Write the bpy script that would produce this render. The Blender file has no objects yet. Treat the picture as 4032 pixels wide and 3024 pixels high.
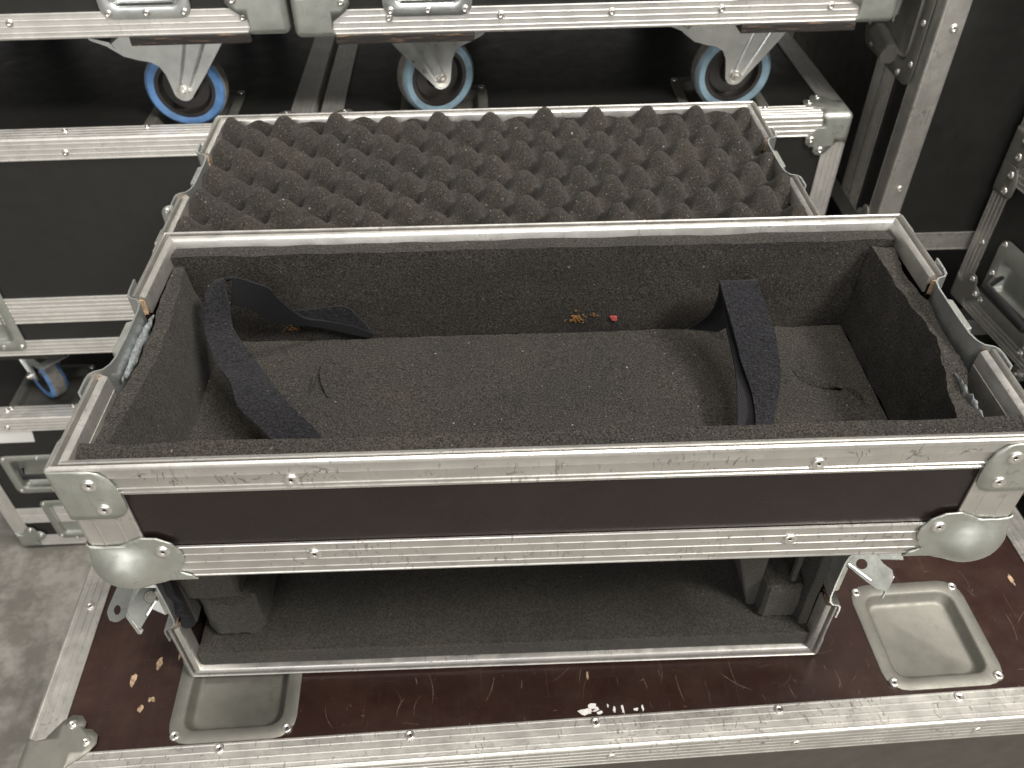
import bpy, bmesh, math, random
from mathutils import Vector, Matrix, noise
random.seed(7)
S = bpy.context.scene
COL = S.collection
ZF = 0.945                      # tray frame -> floor frame

# ------------------------------------------------------------------ camera
cam_d = bpy.data.cameras.new('camera')
cam = bpy.data.objects.new('camera', cam_d); COL.objects.link(cam)
CR, CU, CF = Vector((.9994, -.0319, -.0096)), Vector((.0287, .6770, .7354)), Vector((.0169, .7353, -.6775))
cam.matrix_world = Matrix.Translation((-.0337, -.3379, .370 + ZF)) @ Matrix((CR, CU, -CF)).transposed().to_4x4()
cam_d.sensor_width = 36; cam_d.lens = 29.752; cam_d.clip_start = .02; cam_d.clip_end = 60
cam_d.dof.use_dof = True; cam_d.dof.focus_distance = .60; cam_d.dof.aperture_fstop = 12
S.camera = cam
S.render.resolution_x, S.render.resolution_y = 1024, 768
S.view_settings.view_transform = 'Standard'; S.view_settings.look = 'None'
S.view_settings.exposure = 0.28; S.view_settings.gamma = 1.0
# ------------------------------------------------------------------ light (indoor hall)
w = bpy.data.worlds.new('World'); S.world = w; w.use_nodes = True
bg = w.node_tree.nodes['Background']; bg.inputs[0].default_value = (1.0, .965, .91, 1); bg.inputs[1].default_value = .20
def area(name, loc, target, sx, sy, power, col):
    l = bpy.data.lights.new(name, 'AREA'); l.shape = 'RECTANGLE'; l.size = sx; l.size_y = sy; l.energy = power; l.color = col
    o = bpy.data.objects.new(name, l); COL.objects.link(o); o.location = loc
    o.rotation_euler = (Vector(target) - Vector(loc)).to_track_quat('-Z', 'Y').to_euler()
    return o
area('hall_lamp', (.25, -.2, 4.6), (.1, .3, .6), 2.0, .6, 110, (1, .955, .885))
area('hall_lamp', (2.1, -1.5, 3.9), (0, .3, .6), 1.1, .5, 150, (1, .955, .885))
area('doorway_light', (-1.2, -6.0, 2.6), (0, .3, .6), 4.0, 3.0, 145, (1, .99, .97))

# ------------------------------------------------------------------ materials
def newmat(name):
    m = bpy.data.materials.new(name); m.use_nodes = True
    nt = m.node_tree; return m, nt, nt.nodes['Principled BSDF']
def nd(nt, t, **kw):
    n = nt.nodes.new(t)
    for k, v in kw.items():
        if k in n.inputs: n.inputs[k].default_value = v
        else: setattr(n, k, v)
    return n
def ramp(nt, fac, stops):
    r = nt.nodes.new('ShaderNodeValToRGB'); e = r.color_ramp.elements
    while len(e) < len(stops): e.new(.5)
    for i, (p, c) in enumerate(stops):
        e[i].position = p; e[i].color = (*c, 1) if len(c) == 3 else c
    nt.links.new(fac, r.inputs[0]); return r.outputs[0]
def coord(nt, scale=(1, 1, 1), rot=(0, 0, 0), seed=None):
    tc = nt.nodes.new('ShaderNodeTexCoord'); mp = nt.nodes.new('ShaderNodeMapping')
    mp.inputs['Scale'].default_value = scale; mp.inputs['Rotation'].default_value = rot
    nt.links.new(tc.outputs['Object'], mp.inputs[0]); return mp.outputs[0]
def noi(nt, vec, scale, detail=3, rough=.55, dist=0):
    n = nd(nt, 'ShaderNodeTexNoise', Scale=scale, Detail=detail, Roughness=rough, Distortion=dist)
    nt.links.new(vec, n.inputs['Vector']); return n.outputs['Fac']
def mixc(nt, fac, a, b, blend='MIX'):
    m = nd(nt, 'ShaderNodeMix', data_type='RGBA', blend_type=blend)
    for s, v in ((0, fac), (6, a), (7, b)):
        if hasattr(v, 'is_linked'): nt.links.new(v, m.inputs[s])
        elif s == 0: m.inputs[0].default_value = v
        else: m.inputs[s].default_value = (*v, 1)
    return m.outputs[2]
def bump(nt, b, h, strength, dist):
    n = nd(nt, 'ShaderNodeBump', Strength=strength, Distance=dist)
    nt.links.new(h, n.inputs['Height']); nt.links.new(n.outputs[0], b.inputs['Normal'])
def mul(nt, a, b):
    m = nd(nt, 'ShaderNodeMath', operation='MULTIPLY'); nt.links.new(a, m.inputs[0])
    if hasattr(b, 'is_linked'): nt.links.new(b, m.inputs[1])
    else: m.inputs[1].default_value = b
    return m.outputs[0]
def scratchmask(nt, scale, stretch, rot, lo, hi):
    v = coord(nt, stretch, rot); n = noi(nt, v, scale, 2, .5)
    return ramp(nt, n, [(lo, (0, 0, 0)), (hi, (1, 1, 1))])

def metal(name, col, dark, rough, scr=.5, metallic=.88):
    m, nt, b = newmat(name)
    o = coord(nt)
    cloud = ramp(nt, noi(nt, o, 34, 5, .6), [(.25, dark), (.6, col)])
    patch = ramp(nt, noi(nt, o, 17, 3, .6), [(.46, (0, 0, 0)), (.62, (1, 1, 1))])
    s1 = mul(nt, scratchmask(nt, 170, (2.6, 1, .7), (.3, .2, .6), .60, .70), patch)
    s2 = mul(nt, scratchmask(nt, 210, (.6, 2.4, 1), (.5, .3, -.6), .62, .72), patch)
    s3 = scratchmask(nt, 330, (1, 1, 1), (0, 0, 0), .70, .80)
    c = mixc(nt, mul(nt, s1, scr), cloud, tuple(x * .35 for x in dark))
    c = mixc(nt, mul(nt, s2, scr), c, tuple(x * .35 for x in dark))
    c = mixc(nt, mul(nt, s3, scr * .5), c, tuple(x * .4 for x in dark))
    nt.links.new(c, b.inputs['Base Color'])
    b.inputs['Metallic'].default_value = metallic
    rr = ramp(nt, noi(nt, o, 60, 4, .7), [(.3, (rough - .07,) * 3), (.7, (rough + .10,) * 3)])
    nt.links.new(rr, b.inputs['Roughness'])
    bump(nt, b, noi(nt, o, 420, 3, .6), .10, .0006)
    return m
M = {}
M['alu'] = metal('brushed_aluminium', (.65, .635, .605), (.54, .527, .503), .40, .6, .88)
M['alu_dull'] = metal('worn_aluminium', (.62, .60, .565), (.46, .45, .425), .45, .8, .85)
M['alu_back'] = metal('grey_aluminium', (.84, .82, .785), (.70, .685, .655), .47, .35, .85)
M['zinc'] = metal('zinc_steel', (.50, .515, .475), (.40, .415, .38), .47, .30, .85)
M['zinc_bright'] = metal('bright_zinc_steel', (.72, .745, .735), (.58, .615, .615), .32, .12, .9)
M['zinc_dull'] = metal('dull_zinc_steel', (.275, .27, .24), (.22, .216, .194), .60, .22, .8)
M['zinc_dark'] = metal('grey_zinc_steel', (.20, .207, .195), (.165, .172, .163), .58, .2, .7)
M['rivet'] = metal('rivet_aluminium', (.76, .74, .70), (.60, .585, .56), .33, .15)

def panel_mat(name, c1, c2, rough, scr, dust, grain=.25):
    m, nt, b = newmat(name); o = coord(nt)
    base = mixc(nt, noi(nt, o, 9, 4, .6), c1, c2)
    s1 = scratchmask(nt, 60, (11, .25, 2), (0, 0, .12), .655, .685)
    s2 = scratchmask(nt, 55, (.3, 11, 2), (.4, 0, -.55), .675, .705)
    s3 = scratchmask(nt, 60, (.3, 12, 8), (.3, .2, .9), .68, .71)
    sp = ramp(nt, noi(nt, o, 190, 2, .5), [(.74, (0, 0, 0)), (.79, (1, 1, 1))])
    patch = ramp(nt, noi(nt, o, 14, 3, .6), [(.42, (0, 0, 0)), (.62, (1, 1, 1))])
    for s in (s1, s2, s3): base = mixc(nt, mul(nt, mul(nt, s, patch), scr * .3), base, dust)
    base = mixc(nt, mul(nt, sp, scr * .8), base, dust)
    haze = ramp(nt, noi(nt, o, 22, 5, .7), [(.45, (0, 0, 0)), (.8, (1, 1, 1))])
    base = mixc(nt, mul(nt, haze, scr * .25), base, dust)
    nt.links.new(base, b.inputs['Base Color'])
    rr = ramp(nt, noi(nt, o, 40, 4, .6), [(.3, (rough - .05,) * 3), (.7, (rough + .1,) * 3)])
    nt.links.new(rr, b.inputs['Roughness'])
    bump(nt, b, noi(nt, o, 900, 2, .5), grain, .0004)
    return m
M['maroon'] = panel_mat('maroon_phenolic_plywood', (.0095, .0052, .0054), (.0130, .0070, .0070), .28, .16, (.13, .085, .06), .12)
M['maroon_top'] = panel_mat('scratched_maroon_plywood', (.022, .0098, .0080), (.031, .0138, .0110), .33, .5, (.17, .10, .06), .25)
M['brown'] = panel_mat('grey_brown_panel', (.046, .040, .032), (.058, .050, .040), .40, .12, (.13, .11, .09), .3)
M['black'] = panel_mat('black_laminate', (.0125, .0128, .0118), (.017, .0172, .0158), .38, .22, (.06, .058, .052), .3)

def foam_mat(name, c1, c2, spark, sc=1.0, bs=.8, sheen=.06):
    m, nt, b = newmat(name); o = coord(nt)
    fine = ramp(nt, noi(nt, o, 720 * sc, 2, .75), [(.38, c1), (.62, c2)])
    big = ramp(nt, noi(nt, o, 11, 4, .6), [(.3, (.74, .745, .77)), (.7, (1.08, 1.045, 1.0))])
    c = mixc(nt, 1.0, fine, big, 'MULTIPLY')
    sp = ramp(nt, noi(nt, o, 850 * sc, 1, .5), [(.68, (0, 0, 0)), (.75, (1, 1, 1))])
    c = mixc(nt, mul(nt, sp, .6), c, spark)
    dustc = ramp(nt, noi(nt, o, 330, 1, .4), [(.79, (0, 0, 0)), (.81, (1, 1, 1))])
    c = mixc(nt, mul(nt, dustc, .5), c, tuple(min(1, x * 2.2) for x in spark))
    nt.links.new(c, b.inputs['Base Color'])
    b.inputs['Roughness'].default_value = .95; b.inputs['Specular IOR Level'].default_value = .12
    b.inputs['Sheen Weight'].default_value = sheen; b.inputs['Sheen Roughness'].default_value = .6
    h = nd(nt, 'ShaderNodeMath', operation='ADD'); nt.links.new(noi(nt, o, 600 * sc, 3, .75), h.inputs[0]); nt.links.new(noi(nt, o, 120, 3, .6), h.inputs[1])
    bump(nt, b, h.outputs[0], bs, .0018)
    return m
M['foam'] = foam_mat('charcoal_foam', (.0105, .0096, .0083), (.056, .0510, .0445), (.19, .176, .154))
M['foam_green'] = foam_mat('dusty_black_foam', (.034, .0322, .0285), (.078, .0740, .0655), (.15, .14, .12), .95, .6)
M['egg'] = foam_mat('convoluted_foam', (.022, .0201, .0175), (.054, .0493, .0432), (.30, .28, .25), .9, .35)
M['felt'] = foam_mat('navy_hook_tape', (.006, .006, .0076), (.021, .021, .0262), (.075, .075, .09), .8, 1.1)
def web():
    m, nt, b = newmat('black_webbing'); o = coord(nt)
    wv = nd(nt, 'ShaderNodeTexWave', Scale=260.0, Distortion=1.2); nt.links.new(o, wv.inputs['Vector'])
    nt.links.new(ramp(nt, wv.outputs['Fac'], [(.2, (.003, .003, .004)), (.9, (.013, .013, .0165))]), b.inputs['Base Color'])
    b.inputs['Roughness'].default_value = .75; bump(nt, b, wv.outputs['Fac'], .6, .001); return m
M['webbing'] = web()
def simple(name, c, rough=.5, metallic=0, nscale=40, var=.3, bumps=0.0):
    m, nt, b = newmat(name); o = coord(nt)
    n = noi(nt, o, nscale, 4, .6)
    nt.links.new(ramp(nt, n, [(.3, tuple(x * (1 - var) for x in c)), (.7, tuple(min(1, x * (1 + var)) for x in c))]), b.inputs['Base Color'])
    b.inputs['Roughness'].default_value = rough; b.inputs['Metallic'].default_value = metallic
    if bumps: bump(nt, b, n, bumps, .001)
    return m
M['blue'] = simple('blue_rubber', (.09, .205, .42), .5, 0, 60, .25)
M['paleblue'] = simple('pale_blue_rubber', (.19, .285, .355), .5, 0, 60, .25)
M['tread'] = simple('grey_rubber_tread', (.19, .18, .165), .7, 0, 90, .3, .3)
M['plastic'] = simple('black_wheel_plastic', (.016, .014, .013), .42, 0, 60, .4, .2)
M['rubber_and_hole_shade'] = simple('black_rubber_and_hole_shade', (.012, .012, .012), .5, 0, 60, .3)
M['wood'] = simple('bare_wood', (.36, .255, .165), .8, 0, 260, .55, .5)
M['paper'] = simple('white_paper', (.74, .74, .72), .7, 0, 20, .04)
M['white_tape'] = simple('white_tape_residue', (.78, .77, .74), .45, 0, 200, .12, .4)
M['glue'] = simple('grey_dried_glue', (.15, .165, .17), .6, 0, 300, .6, .9)
M['orange_stain'] = simple('orange_stain', (.20, .095, .03), .9, 0, 500, .6, .6)
M['red_bit'] = simple('red_bit', (.42, .075, .07), .6, 0, 400, .3, .3)
M['rust'] = simple('rust', (.16, .06, .03), .8, 0, 200, .5, .4)
def plyedge():
    m, nt, b = newmat('worn_plywood_edge'); o = coord(nt)
    v = coord(nt, (.25, .25, 3))
    n = noi(nt, v, 120, 5, .7)
    nt.links.new(ramp(nt, n, [(.0, (.014, .012, .011)), (.56, (.022, .018, .016)), (.64, (.16, .10, .06)), (.75, (.42, .30, .19))]), b.inputs['Base Color'])
    b.inputs['Roughness'].default_value = .75; bump(nt, b, n, .8, .002); return m
M['ply'] = plyedge()
def concrete():
    m, nt, b = newmat('concrete_floor'); o = coord(nt)
    c = ramp(nt, noi(nt, o, 3.2, 6, .65), [(.3, (.24, .228, .21)), (.7, (.40, .383, .35))])
    st = ramp(nt, noi(nt, o, 14, 5, .7), [(.42, (.55, .54, .52)), (.6, (1, 1, 1))])
    c = mixc(nt, 1.0, c, st, 'MULTIPLY')
    sp = ramp(nt, noi(nt, o, 120, 2, .6), [(.66, (0, 0, 0)), (.74, (1, 1, 1))])
    c = mixc(nt, mul(nt, sp, .35), c, (.09, .085, .08))
    nt.links.new(c, b.inputs['Base Color']); b.inputs['Roughness'].default_value = .62
    bump(nt, b, noi(nt, o, 160, 4, .7), .25, .002); return m
M['concrete'] = concrete()

# ------------------------------------------------------------------ mesh helpers
V = Vector
class MB:
    def __init__(s, M=None): s.v = []; s.f = []; s.M = M
    def add(s, vs, fs):
        n = len(s.v)
        for p in vs:
            p = V(p); s.v.append(s.M @ p if s.M else p)
        s.f += [tuple(i + n for i in f) for f in fs]
    def box(s, x0, x1, y0, y1, z0, z1):
        s.add([(x, y, z) for z in (z0, z1) for y in (y0, y1) for x in (x0, x1)],
              [(0, 2, 3, 1), (4, 5, 7, 6), (0, 1, 5, 4), (2, 6, 7, 3), (0, 4, 6, 2), (1, 3, 7, 5)])
    def prism(s, pts, o, A, B, N, h, m0=None, m1=None):
        """polygon (a,b) on axes A,B swept by h along N; m0/m1 = functions giving the end shift (mitre)"""
        o, A, B, N = V(o), V(A), V(B), V(N); n = len(pts)
        lo = [o + A * a + B * b + N * (m0(a, b) if m0 else 0) for a, b in pts]
        hi = [o + A * a + B * b + N * (h - (m1(a, b) if m1 else 0)) for a, b in pts]
        s.add(lo + hi, [tuple(range(n))[::-1], tuple(range(n, 2 * n))] + [(i, (i + 1) % n, n + (i + 1) % n, n + i) for i in range(n)])
    def loft(s, loops, cap0=True, cap1=True):
        n = len(loops[0]); vs = [p for l in loops for p in l]; fs = []
        for k in range(len(loops) - 1):
            for i in range(n):
                j = (i + 1) % n; fs.append((k * n + i, k * n + j, (k + 1) * n + j, (k + 1) * n + i))
        if cap0: fs.append(tuple(range(n))[::-1])
        if cap1: fs.append(tuple(range((len(loops) - 1) * n, len(loops) * n)))
        s.add(vs, fs)
    def lathe(s, prof, n=24, o=(0, 0, 0), A=(1, 0, 0), B=(0, 1, 0), N=(0, 0, 1), cap=True):
        o, A, B, N = V(o), V(A), V(B), V(N)
        s.loft([[o + (A * math.cos(t) + B * math.sin(t)) * max(r, 1e-5) + N * z for t in [2 * math.pi * i / n for i in range(n)]] for r, z in prof], cap, cap)
    def ring(s, prof, n=32, o=(0, 0, 0), A=(1, 0, 0), B=(0, 1, 0), N=(0, 0, 1)):
        """closed cross-section (r,z) revolved into a torus-like ring"""
        o, A, B, N = V(o), V(A), V(B), V(N); m = len(prof); vs = []; fs = []
        for i in range(n):
            t = 2 * math.pi * i / n; d = A * math.cos(t) + B * math.sin(t)
            vs += [o + d * r + N * z for r, z in prof]
        for i in range(n):
            for k in range(m):
                i2 = (i + 1) % n; k2 = (k + 1) % m
                fs.append((i * m + k, i2 * m + k, i2 * m + k2, i * m + k2))
        s.add(vs, fs)
    def tube(s, path, r, n=10):
        loops = []
        for i, p in enumerate(path):
            p = V(p); t = (V(path[min(i + 1, len(path) - 1)]) - V(path[max(i - 1, 0)])).normalized()
            a = t.orthogonal().normalized() if abs(t.z) > .9 else t.cross(V((0, 0, 1))).normalized(); b = t.cross(a)
            loops.append([p + (a * math.cos(2 * math.pi * k / n) + b * math.sin(2 * math.pi * k / n)) * r for k in range(n)])
        s.loft(loops)
    def mesh(s, name, smooth=32):
        me = bpy.data.meshes.new(name); me.from_pydata([tuple(p) for p in s.v], [], s.f)
        bm = bmesh.new(); bm.from_mesh(me); bmesh.ops.recalc_face_normals(bm, faces=bm.faces); bm.to_mesh(me); bm.free()
        fin(me, smooth); return me
    def build(s, name, mat, parent=None, smooth=32, bevel=0):
        return put(name, s.mesh(name, smooth), mat, parent, bevel=bevel)
def fin(me, smooth):
    if smooth:
        me.polygons.foreach_set('use_smooth', [True] * len(me.polygons)); me.set_sharp_from_angle(angle=math.radians(smooth))
    me.update()
OFF = {}
def put(name, me, mat, parent=None, M=None, bevel=0):
    o = bpy.data.objects.new(name, me); COL.objects.link(o)
    if mat and not me.materials: me.materials.append(M_(mat))
    if parent: o.parent = parent
    m = M or Matrix()
    if parent and parent in OFF: m = Matrix.Translation(OFF[parent]) @ m
    o.matrix_local = m
    if bevel:
        b = o.modifiers.new('edge', 'BEVEL'); b.width = bevel; b.segments = 2; b.limit_method = 'ANGLE'; b.angle_limit = math.radians(40)
    return o
def M_(x): return M[x] if isinstance(x, str) else x
def thing(name, label, cat, loc, rot=(0, 0, 0), group=None, base=(0, 0, 0)):
    """Empty at the thing's base; children keep coordinates of the frame whose origin is loc"""
    o = bpy.data.objects.new(name, None); COL.objects.link(o); o.empty_display_size = .05
    R = Matrix.LocRotScale(V(loc), None, None) @ __import__('mathutils').Euler(rot).to_matrix().to_4x4()
    o.matrix_world = R @ Matrix.Translation(base); OFF[o] = -V(base)
    o['label'] = label; o['category'] = cat
    if group: o['group'] = group
    return o
def frame(o, X, Y, Z): return Matrix(((X[0], Y[0], Z[0], o[0]), (X[1], Y[1], Z[1], o[1]), (X[2], Y[2], Z[2], o[2]), (0, 0, 0, 1)))
def nframe(o, N, up=(0, 0, 1)):
    N = V(N).normalized(); U = V(up)
    if abs(N.dot(U)) > .9: U = V((0, 1, 0))
    X = U.cross(N).normalized(); Y = N.cross(X); return frame(o, X, Y, N)

# shared rivet
_r = MB(); _r.lathe([(.0, .0003), (.0011, .0003), (.00115, .0006), (.0016, .0009), (.0022, .0010), (.0032, .0016), (.0039, .0014), (.0046, .0006), (.0048, -.001)], 22)
RIVET = _r.mesh('rivet', 50)
_r = MB(); _r.lathe([(0, .0003), (.0010, .0003), (.0013, .0010), (.0024, .0018), (.0038, .0013), (.0046, .0002), (.0047, -.001)], 12)
RIVET_FAR = _r.mesh('rivet', 50)
for r_ in (RIVET, RIVET_FAR):
    r_.materials.append(M['rivet']); r_.materials.append(M['rubber_and_hole_shade'])
    for f_ in r_.polygons:
        if max(math.hypot(r_.vertices[k].co.x, r_.vertices[k].co.y) for k in f_.vertices) < .00118: f_.material_index = 1  # dark disc at the rivet centre: shade of its hole put into the colour
def rivet(parent, p, N, far=False, sc=1.0):
    m = nframe(p, N) @ Matrix.Rotation(random.random() * 6, 4, 'Z') @ Matrix.Rotation(random.uniform(-.06, .06), 4, 'X') @ Matrix.Scale(sc, 4)
    return put('rivet', RIVET_FAR if far else RIVET, None, parent, m)

# cross-sections
def ribs(w, r, g, n, first=.0):
    """profile of one flange from its free edge (a=w) to the corner (a=r): list of (a, depth)"""
    pts = [(w, .0004), (w - .0006, 0), (w - .0018, 0), (w - .0023, g)]
    lo, hi = r + .0015, w - .0045
    for k in range(n):
        a = hi - (hi - lo) * (k + .5) / n + .0
        pts += [(a + .0009, g), (a + .0005, 0), (a - .0004, 0), (a - .0009, g)]
    pts += [(r + .0010, g), (r + .0002, 0)]
    return pts
def Lsec(w1, w2, n1=4, n2=4, r=.003, t=.0017, g=.00045):
    p = [(a, b) for a, b in ribs(w1, r, g, n1)]
    for k in range(5):
        th = math.pi / 2 * k / 4; p.append((r - r * math.sin(th), r - r * math.cos(th)))
    p += [(b, a) for a, b in ribs(w2, r, g, n2)[::-1]]
    p += [(t, w2), (t, t), (w1, t)]
    return p
def edge(parent, p0, p1, A, B, sec, mat='alu', name='edge_profile'):
    p0, p1 = V(p0), V(p1); N = (p1 - p0); h = N.length
    mb = MB(); mb.prism(sec, p0, A, B, N / h, h); return mb.build(name, mat, parent, 25)
def flatsec(w, n, t=.0017, g=.0006):
    pts = [(0, -t), (0, -.0004), (.0006, 0), (.0016, 0), (.0021, -g)]
    for k in range(n):
        a = .004 + (w - .008) * (k + .5) / n
        pts += [(a - .0009, -g), (a - .0005, 0), (a + .0005, 0), (a + .0009, -g)]
    return pts + [(w - .0021, -g), (w - .0016, 0), (w - .0006, 0), (w, -.0004), (w, -t)]
def strip(parent, p0, p1, A, N, w, n=2, mat='alu', name='closure_profile'):
    p0, p1 = V(p0), V(p1); D = p1 - p0; h = D.length
    mb = MB(); mb.prism(flatsec(w, n), p0, A, N, D / h, h); return mb.build(name, mat, parent, 25)

def rrect(hx, hy, r, n=5):
    out = []
    for cx, cy, t0 in ((hx - r, hy - r, 0), (-hx + r, hy - r, 1), (-hx + r, -hy + r, 2), (hx - r, -hy + r, 3)):
        for k in range(n):
            t = math.pi / 2 * (t0 + k / (n - 1)); out.append((cx + r * math.cos(t), cy + r * math.sin(t)))
    return out
def pan(name, parent, Fm, hx, hy, r, ix, iy, ir, depth, mat, t=.0014, slope=.004):
    """pressed steel dish: flat flange round a recessed pan; Fm = frame whose +z is the outward normal"""
    mb = MB(Fm)
    L = [(hx, hy, r, -.0002), (hx, hy, r, t * .6), (hx - .0008, hy - .0008, r, t), (ix + .0025, iy + .0025, ir + .002, t), (ix + .0008, iy + .0008, ir + .001, t - .0008),
         (ix, iy, ir, t - .003), (ix - slope * .7, iy - slope * .7, ir * .9, -depth + .003), (ix - slope, iy - slope, ir * .9, -depth + .001), (ix - slope - .003, iy - slope - .003, ir * .7, -depth)]
    mb.loft([[(x, y, z) for x, y in rrect(a, b, c)] for a, b, c, z in L], False, True)
    return mb.build(name, mat, parent, 50)
def sheet(parent, name, Fm, u0, u1, v0, v1, t, mat, holes=()):
    """board in the frame's xy plane, outer face z=0, thickness t downwards, with rectangular openings"""
    us = sorted({u0, u1, *[h[0] for h in holes], *[h[1] for h in holes]}); vs = sorted({v0, v1, *[h[2] for h in holes], *[h[3] for h in holes]})
    mb = MB(Fm)
    def inside(i, j):
        if not (0 <= i < len(us) - 1 and 0 <= j < len(vs) - 1): return False
        a, b = (us[i] + us[i + 1]) / 2, (vs[j] + vs[j + 1]) / 2
        return not any(h[0] < a < h[1] and h[2] < b < h[3] for h in holes)
    for i in range(len(us) - 1):
        for j in range(len(vs) - 1):
            if not inside(i, j): continue
            a, b, c, d = us[i], us[i + 1], vs[j], vs[j + 1]
            q = [(a, c), (b, c), (b, d), (a, d)]
            mb.add([(*p, 0) for p in q] + [(*p, -t) for p in q], [(0, 1, 2, 3), (7, 6, 5, 4)])
            for (di, dj), (k, l) in (((0, -1), (0, 1)), ((1, 0), (1, 2)), ((0, 1), (2, 3)), ((-1, 0), (3, 0))):
                if not inside(i + di, j + dj):
                    mb.add([(*q[k], 0), (*q[l], 0), (*q[l], -t), (*q[k], -t)], [(0, 1, 2, 3)])
    me = bpy.data.meshes.new(name); me.from_pydata([tuple(p) for p in mb.v], [], mb.f)
    bm = bmesh.new(); bm.from_mesh(me); bmesh.ops.remove_doubles(bm, verts=bm.verts, dist=1e-6); bmesh.ops.recalc_face_normals(bm, faces=bm.faces); bm.to_mesh(me); bm.free()
    return put(name, me, mat, parent)

# pressed steel corners -----------------------------------------------------
BALL = [(0, 0), (.061, 0), (.0585, .005), (.051, .0095), (.055, .015), (.0580, .023), (.0580, .031), (.054, .040), (.046, .0455), (.036, .0465), (.028, .0425), (.020, .0385), (.010, .0385), (0, .0405)]
BALLB = [(0, 0), (.061, 0), (.0585, .005), (.051, .0095), (.055, .015), (.058, .023), (.058, .031), (.052, .045), (.045, .052), (.031, .058), (.023, .058), (.015, .055), (.0095, .051), (.005, .0585), (0, .061)]
WRAP = [(0, 0), (.041, 0), (.037, .008), (.038, .015), (.046, .0205), (.052, .025), (.0565, .0315), (.0555, .039), (.050, .0435), (.0435, .0445), (.0435, .050), (.039, .0555), (.0315, .0565), (.025, .052), (.0205, .046), (.015, .038), (.008, .037), (0, .041)]
BRACE = [(0, 0), (.024, 0), (.030, .002), (.0345, .007), (.037, .015), (.038, .026), (.0375, .035), (.034, .0405), (.028, .043), (0, .043)]
def corner_mesh(outl, planes, rr, e, ball=None, scale=1.0):
    bm = bmesh.new()
    for ax in planes:
        A, B = {0: (1, 2), 1: (0, 2), 2: (0, 1)}[ax]
        nax = ax
        vs = []
        for a, b in (BALLB if (ball and ax == 2) else outl):
            p = [0, 0, 0]; p[A] = -e if a == 0 else a * scale; p[B] = (-e if len(planes) == 3 else .0) if b == 0 else b * scale; p[nax] = -e
            vs.append(bm.verts.new(p))
        f = bm.faces.new(vs)
        mx = max(max(a, b) for a, b in outl) * scale
        ks = [-e + rr * k / 4 for k in range(1, 5)]
        st = .0025 if ball else .012
        k = ks[-1] + st
        while k < mx: ks.append(k); k += st
        for axis in (A, B):
            for kk in ks:
                co = [0, 0, 0]; co[axis] = kk; no = [0, 0, 0]; no[axis] = 1
                geom = [g for g in bm.verts if abs(g.co[nax] + e) < 1e-7] + [g for g in bm.edges if all(abs(q.co[nax] + e) < 1e-7 for q in g.verts)] + [g for g in bm.faces if all(abs(q.co[nax] + e) < 1e-7 for q in g.verts)]
                bmesh.ops.bisect_plane(bm, geom=geom, plane_co=co, plane_no=no, dist=1e-6)
    bmesh.ops.remove_doubles(bm, verts=bm.verts, dist=1e-6)
    two = len(planes) == 2
    for v in bm.verts:
        p = v.co.copy(); q = V([max(c, -e + rr) for c in p])
        if two: q.z = p.z
        d = p - q
        if d.length > 1e-9: p = q + d.normalized() * rr
        if ball:
            c, R, kk = ball; cc = V((c * 1.32, c * .95, c)); d = p - cc; L = d.length
            h = max(0, kk - abs(L - R)) / kk; nl = max(L, R) + h * h * kk * .25
            p = cc + d * (nl / L + (.030 * noise.noise(p * 90) + .018 * noise.noise(p * 260)) * (1 if L < R + kk else 0))
        v.co = p
    bmesh.ops.recalc_face_normals(bm, faces=bm.faces)
    # make sure normals look outward (away from +++)
    f0 = max(bm.faces, key=lambda f: f.calc_area())
    if f0.normal.dot(V((1, 1, 1))) > 0: bmesh.ops.reverse_faces(bm, faces=bm.faces)
    return bm
_corner = {}
def corner(parent, p, sg, kind, mat, scale=1.0, name='corner'):
    key = (kind, sg, scale, mat)
    if key not in _corner:
        if kind == 'ball': bm = corner_mesh(BALL, (0, 1, 2), .004, .0016, (.0142, .0252, .0080), scale)
        elif kind == 'wrap': bm = corner_mesh(WRAP, (0, 1, 2), .008, .0016, None, scale)
        else: bm = corner_mesh(BRACE, (1, 0), .004, .0016, None, scale)
        for v in bm.verts: v.co = V((v.co.x * sg[0], v.co.y * sg[1], v.co.z * sg[2]))
        if sg[0] * sg[1] * sg[2] < 0: bmesh.ops.reverse_faces(bm, faces=bm.faces)
        me = bpy.data.meshes.new(name); bm.to_mesh(me); bm.free(); me.materials.append(M[mat])
        fin(me, 60); _corner[key] = me
    o = put(name, _corner[key], None, parent, Matrix.Translation(p))
    s = o.modifiers.new('thickness', 'SOLIDIFY'); s.thickness = .0013; s.offset = -1
    return o

# ------------------------------------------------------------------ setting
fl = MB(); fl.add([(-8, -8, 0), (8, -8, 0), (8, 8, 0), (-8, 8, 0)], [(0, 1, 2, 3)])
o = fl.build('floor', 'concrete', None, 0); o['kind'] = 'structure'; o['label'] = 'stained grey concrete floor'

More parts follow.
